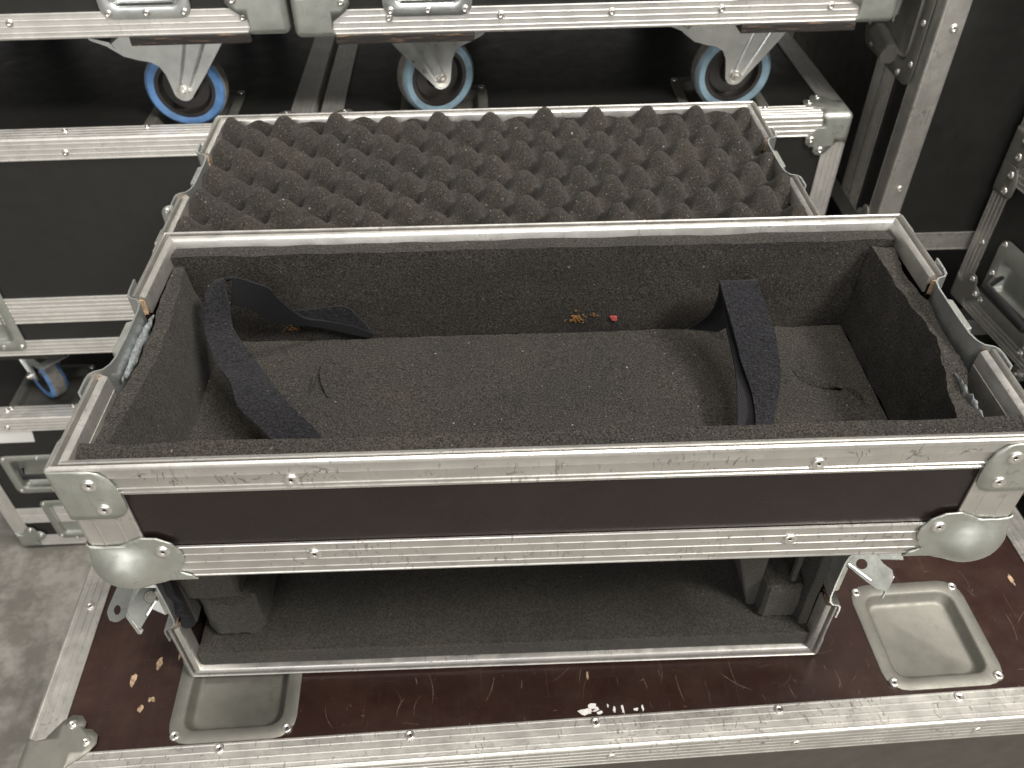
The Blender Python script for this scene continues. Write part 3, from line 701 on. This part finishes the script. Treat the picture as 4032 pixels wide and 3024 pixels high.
# ------------------------------------------------------------------ closed flight cases
SEC = Lsec(.030, .030, 3, 3)
SECP = Lsec(.030, .030, 0, 0)
CASTER = {}
def caster_parts():
    """meshes in a frame with the axle at the origin, wheel plane xz, near face at -y; fork top at z=.071"""
    t = MB(); t.ring([(.0375, -.0125), (.0455, -.0150), (.0485, -.0125), (.050, -.006), (.050, .006), (.0485, .0125), (.0455, .0150), (.0375, .0125)], 40, (0, 0, 0), (1, 0, 0), (0, 0, 1), (0, 1, 0)); CASTER['tyre'] = t
    r = MB(); r.ring([(.0490, -.0100), (.0503, -.0085), (.0503, .0085), (.0490, .0100)], 40, (0, 0, 0), (1, 0, 0), (0, 0, 1), (0, 1, 0)); CASTER['tread'] = r
    h = MB(); h.lathe([(.0, -.012), (.012, -.012), (.014, -.009), (.016, -.0045), (.029, -.0045), (.0315, -.0075), (.0330, -.0125), (.0378, -.0128), (.0378, .0128), (.033, .0125), (.029, .0045), (.016, .0045), (.012, .012), (0, .012)], 36, (0, 0, 0), (1, 0, 0), (0, 0, 1), (0, 1, 0)); CASTER['hub'] = h
    f = MB()
    arc = [(-.0125 * math.cos(a), -.0125 * math.sin(a)) for a in [math.pi * k / 8 * .82 + .1 for k in range(9)]]
    cheek = arc + [(.034, .022), (.053, .047), (.064, .062), (.069, .071), (-.030, .071), (-.060, .069), (-.076, .058), (-.060, .046), (-.044, .041), (-.030, .038), (-.021, .032), (-.0160, .022), (-.0140, .010)]
    for y in (-.0195, .0170): f.prism(cheek, (0, y, 0), (1, 0, 0), (0, 0, 1), (0, 1, 0), .0025)
    f.box(-.030, .062, -.0170, .0170, .0675, .0709)
    f.lathe([(.030, .0709), (.034, .074), (.034, .0785)], 28, (.036, 0, 0)); CASTER['fork'] = f
    rb = MB()
    for (a, b) in ((-.004, .020), (.008, .044)):
        rb.tube([(a, -.0192, .000), ((a + b) / 2, -.0202, .034), (b, -.0192, .068)], .0022, 8)
    CASTER['fork_ridge'] = rb
    p = MB(); p.prism([(-.068, .0560), (-.094, .0670), (-.096, .0705), (-.072, .0640)], (0, -.021, 0), (1, 0, 0), (0, 0, 1), (0, 1, 0), .042); CASTER['brake_pedal'] = p
    n = MB(); n.lathe([(.0085, 0), (.0085, .001), (.0066, .0013), (.0063, .0052), (.0035, .0055), (.0033, .0088), (0, .009)], 12, (0, -.0195, 0), (1, 0, 0), (0, 0, 1), (0, -1, 0)); CASTER['axle_bolt'] = n
    CASTER['plate'] = MB(); CASTER['plate'].box(.002, .070, -.034, .034, .0785, .0815)
caster_parts()
CM = {}
def caster(root, axle, yaw=0, flip=False, tyre='paleblue', brake=True, up=1):
    Mx = Matrix.Translation(axle) @ Matrix.Rotation(yaw, 4, 'Z')
    if flip: Mx = Mx @ Matrix.Rotation(math.pi, 4, 'Z')
    def get(k, mat, sm=40):
        if (k, mat) not in CM:
            CM[(k, mat)] = CASTER[k].mesh(k, sm); CM[(k, mat)].materials.append(M[mat])
        return CM[(k, mat)]
    f = put('caster', get('fork', 'zinc_bright'), None, root, Mx)
    for k, mat in (('plate', 'zinc'), ('tyre', tyre), ('tread', 'tread'), ('hub', 'plastic'), ('axle_bolt', 'rivet'), ('fork_ridge', 'zinc_bright')) + ((('brake_pedal', 'zinc_bright'),) if brake else ()):
        me = get(k, mat)
        if k == 'axle_bolt':
            put('axle_bolt', me, None, f); put('axle_bolt', me, None, f, Matrix.Rotation(math.pi, 4, 'Z'))
        elif k == 'fork_ridge':
            put(k, me, None, f); put(k, me, None, f, Matrix.Scale(-1, 4, (0, 1, 0)))
        else: put(k, me, None, f)
    return f
FX, FRONT = None, None
def front_frame(): return frame((0, 0, 0), (1, 0, 0), (0, 0, 1), (0, -1, 0))     # u=x, v=z, normal -y
def fcase(root, Wd, Dp, Ht, pm='black', alu='alu_back', zn='zinc', splits=(), topholes=(), fholes=(), corners='wrap', rstep=.17, r0=.07, ribbed=True, csc=1.0, rows=('top', 'bot', 'topface'), sec=None):
    sec = sec or (SEC if ribbed else SECP)
    e = .0024
    sheet(root, 'front_panel', Matrix.Translation((0, e, 0)) @ front_frame(), e, Wd - e, e, Ht - e, .009, pm, fholes)
    sheet(root, 'top_panel', Matrix.Translation((0, 0, Ht - e)), e, Wd - e, e + .0095, Dp - e - .0095, .009, pm, topholes)
    for nm, b in (('back_panel', (e, Wd - e, Dp - e - .009, Dp - e, e, Ht - e)), ('bottom_panel', (e, Wd - e, e + .0095, Dp - e - .0095, e, e + .009)),
                  ('side_panel', (e, e + .009, e + .0095, Dp - e - .0095, e + .0095, Ht - e - .0095)), ('side_panel', (Wd - e - .009, Wd - e, e + .0095, Dp - e - .0095, e + .0095, Ht - e - .0095))):
        mb = MB(); mb.box(*b); mb.build(nm, pm, root, 0)
    for z, s in ((0, 1), (Ht, -1)):
        for y, r in ((0, 1), (Dp, -1)): edge(root, (.012, y, z), (Wd - .012, y, z), (0, 0, s), (0, r, 0), sec, alu)
        for x, r in ((0, 1), (Wd, -1)): edge(root, (x, .012, z), (x, Dp - .012, z), (0, 0, s), (r, 0, 0), sec, alu)
    for x, r in ((0, 1), (Wd, -1)):
        for y, s in ((0, 1), (Dp, -1)): edge(root, (x, y, .012), (x, y, Ht - .012), (r, 0, 0), (0, s, 0), sec, alu, 'corner_profile')
    for x, r in ((0, 1), (Wd, -1)):
        for y, s in ((0, 1), (Dp, -1)):
            for z, u in ((0, 1), (Ht, -1)):
                corner(root, (x, y, z), (r, s, u), corners, zn, csc, 'corner')
                if corners == 'wrap':
                    for a, b in ((.0485, .0335), (.0335, .0485)):
                        rivet(root, (x + r * a * csc, y - s * .0017, z + u * b * csc), (0, -s, 0), True)
                        if u < 0: rivet(root, (x + r * a * csc, y + s * b * csc, z + .0017), (0, 0, 1), True)
    for z0, w_ in splits:
        strip(root, (.030, 0, z0), (Wd - .030, 0, z0), (0, 0, 1), (0, -1, 0), w_, 2, alu)
        for x, n in ((0, -1), (Wd, 1)): strip(root, (x, Dp - .03, z0), (x, .03, z0), (0, 0, 1), (n, 0, 0), w_, 2, alu)
    x = r0
    while x < Wd - .05:
        if 'top' in rows: rivet(root, (x, .0002, Ht - .020), (0, -1, 0), True)
        if 'bot' in rows: rivet(root, (x + .01, .0002, .020), (0, -1, 0), True)
        if 'topface' in rows: rivet(root, (x, .020, Ht - .0002), (0, 0, 1), True)
        x += rstep
def wheel_dish(root, cx, cy, Ht, zn='zinc_dull', hx=.058, hy=.058, far=True, depth=.0120, inn=.0445):
    p = pan('caster_dish', root, Matrix.Translation((cx, cy, Ht - .0024)), hx, hy, .020, inn, inn, .012, depth, zn)
    for a in (-1, 1):
        for b in (-1, 1): rivet(root, (cx + a * (hx - .0075), cy + b * (hy - .0085), Ht - .0009), (0, 0, 1), far)
def hole(cx, cy, h): return (cx - h, cx + h, cy - h, cy + h)

# ---- big maroon case under everything -------------------------------------------
big = thing('maroon_flight_case', 'large scratched maroon flight case with caster dishes in its lid, lowest in front', 'flight case', (-.4673, -.0240, .118), (0, 0, .0354), base=(.51, .3, -.118))
BW, BD, BH = 1.022, .62, -.381 + ZF - .118
def bl(x, y):
    c, s = math.cos(.0354), math.sin(.0354); x += .4673; y += .0240; return (c * x + s * y, -s * x + c * y)
dl, dr = bl(-.287, .0715), bl(.381, .0985)
dish = [dl, dr, (dl[0], BD - .09), (dr[0], BD - .09)]
fcase(big, BW, BD, BH, 'maroon_top', 'alu_dull', 'zinc_dull', [], [hole(x, y, .0460) for x, y in dish], rstep=10, r0=5, csc=1.15, sec=Lsec(.0335, .030, 4, 3), rows=())
for x, y in dish: wheel_dish(big, x, y, BH, far=False)
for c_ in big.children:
    if c_.name.startswith('front_panel'): c_.data.materials[0] = M['brown']  # front panel set to a lighter grey-brown than the maroon ones
for x in (-.292, -.122, .047, .217, .387):
    q = bl(x, .006 + .028 * (x + .292)); rivet(big, (q[0], .0245, BH - .0003), (0, 0, 1)); rivet(big, (q[0] + .012, -.0002 + .0004, BH - .018), (0, -1, 0))
rivet(big, (.016, bl(-.455, .16)[1], BH - .0003), (0, 0, 1))
rivet(big, (.016, bl(-.455, .33)[1], BH - .0003), (0, 0, 1))
for x, y, f_ in ((.09, .1, False), (BW - .09, .1, False), (.09, BD - .1, True), (BW - .09, BD - .1, True)): caster(big, (x, y, -.0815 + .0140), 0, f_, 'blue')
for (x, y, rx, ry, sd) in ((-.370, .094, .0028, .0062, 1), (-.390, .078, .0024, .0060, 2), (-.367, .057, .0028, .0030, 3), (-.375, .048, .0024, .0034, 6), (.496, .156, .0026, .008, 8), (-.352, .104, .0010, .006, 9), (.044, .066, .001, .004, 4)):
    q = bl(x, y); blob('bare_wood_chip', 'wood', big, (q[0], q[1], BH - .0024), (1, 0, 0), (0, 1, 0), rx, ry, sd, 12, .0003)
for (x, y, rx, ry, sd) in ((.0405, .0300, .0065, .0028, 2), (.046, .0335, .0050, .0036, 5), (.052, .0285, .0026, .0016, 6), (.0655, .0310, .0012, .0028, 1), (.0735, .0315, .0010, .0046, 3), (.0855, .0305, .0022, .0014, 4), (.092, .0315, .0011, .0030, 7), (.060, .0350, .001, .0016, 8)):
    q = bl(x, y); blob('tape_scrap', 'white_tape', big, (q[0], q[1], BH - .0024), (1, 0, 0), (0, 1, 0), rx, ry, sd, 13, .0005)
M['scratch'] = simple('scratch', (.10, .066, .046), .6, 0, 300, .5)
M['scuff'] = simple('dark_scuff', (.19, .182, .17), .6, 0, 300, .5)
def strokes(parent, name, mat, o, X, Y, N, items, lift=.00015):
    """thin worn strokes lying on a surface: items = (x, y, angle, length, width, bend)"""
    o, X, Y, N = V(o), V(X), V(Y), V(N); mb = MB()
    for x, y, a, L, w_, bd in items:
        n = 6; vs = []
        for k in range(n + 1):
            t = k / n - .5; c, s_ = math.cos(a + bd * t), math.sin(a + bd * t)
            px, py = x + L * t * c, y + L * t * s_; ww = w_ * (1 - (2 * t) ** 2) ** .5 * random.uniform(.55, 1.2) + .00004
            vs += [o + X * (px - s_ * ww) + Y * (py + c * ww) + N * lift, o + X * (px + s_ * ww) + Y * (py - c * ww) + N * lift]
        mb.add(vs, [(2 * k, 2 * k + 1, 2 * k + 3, 2 * k + 2) for k in range(n)])
    q = mb.build(name, mat, parent, 0); q['kind'] = 'stuff'; return q
rs = random.Random(5); it = []
for k in range(300):
    x = rs.uniform(.13, .97); y = rs.uniform(.036, .20) if rs.random() < .8 else rs.uniform(.2, .55)
    if any(abs(x - d[0]) < .064 and abs(y - d[1]) < .064 for d in dish): continue
    a = rs.choice([1.57, 1.57, 1.57, 1.3, 1.9, .1, 2.5, .8]) + rs.gauss(0, .13); L = rs.choice([.004, .008, .012, .02, .035]) * rs.uniform(.6, 1.3)
    L = min(L, 2 * (y - .0345) / max(abs(math.sin(a)), .05)); it.append((x, y, a, L, rs.choice([.00012, .00016, .00022, .0004]), rs.gauss(0, .35)))
strokes(big, 'scratches', 'scratch', (0, 0, BH - .0024), (1, 0, 0), (0, 1, 0), (0, 0, 1), it)
it = []
for k in range(70):
    x = rs.choice([rs.uniform(-.25, -.13), rs.uniform(.05, .26), rs.uniform(-.26, .26)]); L = rs.choice([.002, .003, .005, .007]) * rs.uniform(.6, 1.3)
    a = rs.choice([1.57, 1.2, 1.9, .1, .5]) + rs.gauss(0, .25); z = rs.uniform(-.0155, -.0045); L = min(L, .009)
    it.append((x, z, a, L, rs.choice([.0002, .0003, .0005]), rs.gauss(0, .8)))
strokes(tray, 'scuff_marks', 'scuff', (0, .0006, 0), (1, 0, 0), (0, 0, 1), (0, -1, 0), it)
it = []
for k in range(80):
    z = rs.uniform(.006, .030); it.append((rs.uniform(-.235, .235), -HT + z, rs.choice([1.57, 1.1, 2.1, .4]) + rs.gauss(0, .3), rs.uniform(.0015, .006), rs.choice([.0001, .00016, .00025]), rs.gauss(0, .8)))
strokes(tray, 'scuff_marks', 'scuff', (0, -.0001, 0), (1, 0, 0), (0, 0, 1), (0, -1, 0), it)
it = [(rs.uniform(.06, .98), rs.uniform(.004, .031), rs.choice([1.57, 1.3, 1.9, 1.57, .2]) + rs.gauss(0, .2), rs.uniform(.002, .009), rs.choice([.00014, .0002, .0003]), rs.gauss(0, .5)) for k in range(150)]
strokes(big, 'scuff_marks', 'scuff', (0, 0, BH), (1, 0, 0), (0, 1, 0), (0, 0, 1), it)
# pale paper slip lying under the latch
mb = MB(); q0 = bl(-.425, .170); 
mb.prism([(0, 0), (.046, -.024), (.060, .004), (.014, .030)], (q0[0], q0[1], BH - .0022), (1, 0, 0), (0, 1, 0), (0, 0, 1), .0006); mb.build('paper_slip', 'paper', big, 0)

# ---- stack at the back -------------------------------------------------------------
YAW = .0157
def yplane(x): return .6805 + .0157 * x
def backcase(name, label, x0, x1, z0, z1, group='black flight cases stacked at the back', dp=.55, **kw):
    r = thing(name, label, 'flight case', (x0, yplane(x0), z0 + ZF), (0, 0, YAW), group, base=((x1 - x0) / 2, dp / 2, kw.pop('bz', 0)))
    hs = kw.pop('dishes', ()); wd = (x1 - x0)
    fcase(r, wd, dp, z1 - z0, 'black', topholes=[hole(x - x0, y, .0460) for x, y in hs], **kw)
    for x, y in hs: wheel_dish(r, x - x0, y, z1 - z0)
    return r
# bottom row (on the floor)
DB = [(-.42, .062), (-.83, .062)]
m_l = backcase('black_flight_case', 'black flight case on the floor at left with white paper label and handle', -.945, -.265, -.938, -.602, splits=[(.068, .020), (.0885, .020)], dishes=[(-.455, .075), (-.790, .075)], r0=.10,
               fholes=[(.060, .175, .157, .239)])
hd = front_frame()
pan('handle_dish', m_l, Matrix.Translation((.1175, .0024, .198)) @ hd, .0650, .0480, .012, .0500, .0340, .008, .014, 'zinc', slope=.003)
mb = MB(); mb.tube([(.075, .010, .205), (.080, -.002, .196), (.155, -.002, .196), (.160, .010, .205)], .005); mb.build('handle_bar', 'rubber_and_hole_shade', m_l, 50)
for a in (-.057, 0, .057):
    for b in (-.041, .041): rivet(m_l, (.1175 + a, .0010, .198 + b), (0, -1, 0), True, .8)
mb = MB(); mb.prism([(.034, .2790), (.130, .2790), (.1345, .3030), (.1300, .3060), (.034, .3060)], (0, .0023, 0), (1, 0, 0), (0, 0, 1), (0, -1, 0), .0006); mb.build('paper_label', 'paper', m_l, 0)
pan('latch_dish', m_l, Matrix.Translation((.118, .0004, .075)) @ hd, .040, .054, .012, .026, .040, .008, .001, 'zinc')
for a in (-.033, .033):
    for b in (-.046, .046): rivet(m_l, (.118 + a, -.001, .075 + b), (0, -1, 0), True, .8)
mb = MB(); mb.box(.12, .60, .02, .10, -.0068, .001); mb.build('skid_board', 'wood', m_l, 0, .001)
mb = MB(); mb.box(.12, .60, .45, .53, -.0068, .001); mb.build('skid_board', 'wood', m_l, 0, .001)
m_r = backcase('black_flight_case', 'black flight case on the floor hidden behind the maroon tray', -.256, .436, -.938, -.602, dishes=[(-.10, .075), (.28, .075)], r0=.10)
mb = MB(); mb.box(.1, .59, .02, .10, -.0068, .001); mb.build('skid_board', 'wood', m_r, 0, .001)
# middle row
def stand(r, x0, pts, axz, boards):
    for (x, y, yaw, fl_, ty) in pts: caster(r, (x - x0, y, axz), yaw, fl_, ty, yaw < .3)
    for (a, b, y0, y1) in boards:
        mb = MB(); mb.box(a - x0, b - x0, y0, y1, -.0095, .0015); mb.build('caster_board', 'ply', r, 0, .0015)
n_l = backcase('black_flight_case', 'black flight case at left, middle of its stack, under the bright blue wheel', -.955, -.265, -.471, -.118, splits=[(.0625, .0225), (.0855, .0225)], dishes=[(-.4225, .075), (-.790, .075)], r0=.165, rstep=.215, bz=-.12)
stand(n_l, -.955, [(-.790, .075, -.75, True, 'blue'), (-.455, .075, 0, False, 'blue'), (-.790, .48, 0, True, 'blue'), (-.455, .48, 0, False, 'blue')], -.0908, [(-.87, -.70, .004, .13), (-.52, -.36, .004, .13), (-.87, -.36, .42, .545)])
pan('latch_dish', n_l, Matrix.Translation((.158, .0004, .076)) @ hd, .0520, .064, .014, .036, .046, .008, .001, 'zinc')
for a in (-.044, .044):
    for b in (-.056, .056): rivet(n_l, (.158 + a, -.001, .076 + b), (0, -1, 0), True, .9)
pan('handle_dish', n_l, Matrix.Translation((.537, .0004, .193)) @ hd, .062, .060, .014, .045, .043, .008, .001, 'zinc')
for a in (-.054, .054):
    for b in (-.052, .052): rivet(n_l, (.537 + a, -.001, .193 + b), (0, -1, 0), True)
n_r = backcase('black_flight_case', 'black flight case in the stack behind the egg-crate lid, two-lobed steel corner at its right', -.256, .436, -.471, -.118, splits=[(.0625, .0225), (.0855, .0225)], dishes=[(-.093, .070), (.277, .075)], r0=.10, rstep=.215, bz=-.12)
stand(n_r, -.256, [(-.10, .075, 0, True, 'blue'), (.28, .075, 0, False, 'blue'), (-.1, .48, 0, True, 'blue'), (.28, .48, 0, False, 'blue')], -.0908, [(-.21, -.05, .004, .13), (.22, .40, .004, .13), (-.21, .40, .42, .545)])
# upper row
def upper_handle(r, cx, cz, hw=.0515, hh=.045):
    pan('handle_dish', r, Matrix.Translation((cx, .0004, cz)) @ hd, hw, hh, .014, hw - .0145, hh - .0145, .008, .012, 'zinc_bright', slope=.002)
    for a in (-.043, 0, .043):
        for b in (-1, 1): rivet(r, (cx + a, -.001, cz + b * (hh - .007)), (0, -1, 0), True)
    mb = MB(); mb.tube([(cx - .03, .008, cz + .012), (cx - .028, -.004, cz + .006), (cx + .028, -.004, cz + .006), (cx + .03, .008, cz + .012)], .005); mb.build('handle_bar', 'rubber_and_hole_shade', r, 50)
o_c = backcase('black_flight_case', 'black flight case at top left standing on a bright blue wheeled caster', -.955, -.2655, .003, .40, r0=.10, rstep=.265, bz=-.13, csc=1.18, fholes=[(.490, .576, .0365, .0955)])
upper_handle(o_c, -.4225 + .955, .066)
stand(o_c, -.955, [(-.4201, .0605, 0, False, 'blue'), (-.790, .0605, 0, True, 'blue'), (-.4201, .48, 0, False, 'blue'), (-.79, .48, 0, True, 'blue')], -.0830, [(-.4510, -.3110, -.001, .11), (-.86, -.72, -.001, .11), (-.451, -.311, .42, .545), (-.86, -.72, .42, .545)])
p_c = backcase('black_flight_case', 'black flight case at top right of centre standing on two pale blue wheeled casters', -.2575, .452, -.002, .40, r0=.10, rstep=.13, bz=-.125, csc=1.18, fholes=[(.110, .200, .0365, .0955)])
upper_handle(p_c, .1555, .066)
upper_handle(p_c, .557, .0745)
stand(p_c, -.2575, [(-.1015, .070, .42, True, 'paleblue'), (.2830, .0585, .06, False, 'paleblue'), (-.0965, .48, 0, True, 'paleblue'), (.28, .48, 0, False, 'paleblue')], -.0770, [(-.2130, -.0490, -.001, .10), (.2690, .4080, -.001, .11), (-.18, -.04, .42, .545), (.22, .36, .42, .545)])

# ---- tall case at right -------------------------------------------------------------
tall = thing('tall_flight_case', 'tall black flight case with a wide aluminium upright, standing right of the stack', 'flight case', (.490, .650, -.308 + ZF), (0, 0, 0), base=(.35, .25, -.12))
TW, TD, TH = .62, .50, .75
fcase(tall, TW, TD, TH, 'black', 'alu_dull', 'zinc', [], rstep=10, r0=5, rows=(), ribbed=False)
strip(tall, (0, .0705, .03), (0, .0705, TH - .03), (0, 1, 0), (-1, 0, 0), .030, 5, 'alu_dull')
strip(tall, (0, .1010, .03), (0, .1010, TH - .03), (0, 1, 0), (-1, 0, 0), .030, 5, 'alu_dull')
for z in (.10, .31, .48, .66): rivet(tall, (.019, .0002, z), (0, -1, 0), True, 1.1)
LF = frame((0, 0, 0), (0, -1, 0), (0, 0, 1), (-1, 0, 0))
ld = pan('latch_dish', tall, Matrix.Translation((-.0012, .105, .305)) @ LF, .083, .078, .020, .058, .054, .016, .0005, 'zinc_dull')
for a, b in ((-.074, -.05), (-.074, 0), (-.05, -.07), (0, -.07), (.045, -.07), (.073, -.05), (.073, 0), (.073, .05), (-.074, .05)): rivet(tall, (-.0028, .105 - a, .305 + b), (-1, 0, 0), True, .95)
mb = MB(); mb.tube([(-.010, .130, .260), (-.012, .075, .250)], .012); mb.build('latch_boss', 'zinc_dull', ld, 50)
def lplate(nm, pts, x, t, mat): 
    mb = MB(); mb.prism(pts, (x, 0, 0), (0, 1, 0), (0, 0, 1), (-1, 0, 0), t); mb.build(nm, mat, ld, 0, .0006)
lplate('latch_wing', [(.070, .345), (.105, .352), (.120, .310), (.100, .292), (.075, .300)], -.016, .003, 'zinc_bright')
lplate('latch_wing', [(.060, .372), (.085, .378), (.080, .300), (.064, .296)], -.024, .002, 'zinc_bright')
lplate('latch_hook', [(.118, .320), (.140, .345), (.150, .335), (.146, .296), (.128, .292)], -.020, .003, 'zinc')
mb = MB(); mb.tube([(-.020, .062, .335), (-.020, .062, .37)], .005); mb.build('latch_pin', 'rust', ld, 50)
caster(tall, (.11, .10, -.0905), .5, False, 'paleblue'); caster(tall, (TW - .12, .10, -.0905), 0, False, 'paleblue'); caster(tall, (.11, .40, -.0905), 0, False, 'paleblue'); caster(tall, (TW - .12, .40, -.0905), 0, False, 'paleblue')
mb = MB(); mb.box(.05, .20, .02, .16, -.0092, .0015); mb.build('caster_board', 'ply', tall, 0, .001)
low = thing('low_flight_case', 'black flight case in the dark under the tall case at right', 'flight case', (.490, .665, 0), (0, 0, 0), base=(.31, .24, 0))
fcase(low, TW, .48, -.4485 + ZF, 'black', 'alu_dull', 'zinc', [], rstep=10, r0=5, rows=())

# ---- case at the right edge -----------------------------------------------------------
side = thing('side_flight_case', 'black flight case with steel handle dish cut off by the right edge of the frame', 'flight case', (.628, .640, -.375 + ZF), (0, 0, math.atan2(-.991, .132)), base=(.3, .2, -.118))
SW, SD, SH = .62, .40, .60
fcase(side, SW, SD, SH, 'black', 'alu_dull', 'zinc_dull', [(.1925, .0225), (.2155, .0225)], rstep=.2, r0=.15, fholes=[(.066, .160, .052, .103)], rows=('bot',))
for z, s in ((.2155, 1), (.2145, -1)):
    b = corner(side, (0, 0, z), (1, 1, s), 'brace', 'zinc_dull', 1.0, 'corner_brace')
    for q in (.012, .0345): rivet(side, (.0225, -.0018, z + s * q), (0, -1, 0), True, 1.15)
rivet(side, (.02, .0002, .10), (0, -1, 0), True)
pan('handle_dish', side, Matrix.Translation((.113, .0004, .0775)) @ hd, .0600, .0530, .016, .0440, .0230, .008, .014, 'zinc')
for a in (-.052, .052):
    for b in (-.045, 0, .045): rivet(side, (.113 + a, -.001, .0775 + b), (0, -1, 0), True)
mb = MB(); mb.tube([(.065, .010, .075), (.068, -.009, .060), (.158, -.009, .060), (.161, .010, .075)], .0075); mb.build('handle_bar', 'rubber_and_hole_shade', side, 50)
for x, y, f_ in ((.1, .1, False), (SW - .1, .1, False), (.1, SD - .1, True), (SW - .1, SD - .1, True)): caster(side, (x, y, -.0815), 0, f_, 'paleblue')
under = thing('under_flight_case', 'black flight case low in the shade beneath the right-hand handle case', 'flight case', (.650, .638, 0), (0, 0, math.atan2(-.991, .132)), base=(.3, .2, 0))
fcase(under, SW, SD, -.375 - .1315 + ZF, 'black', 'alu_dull', 'zinc_dull', [], rstep=10, r0=5, rows=())
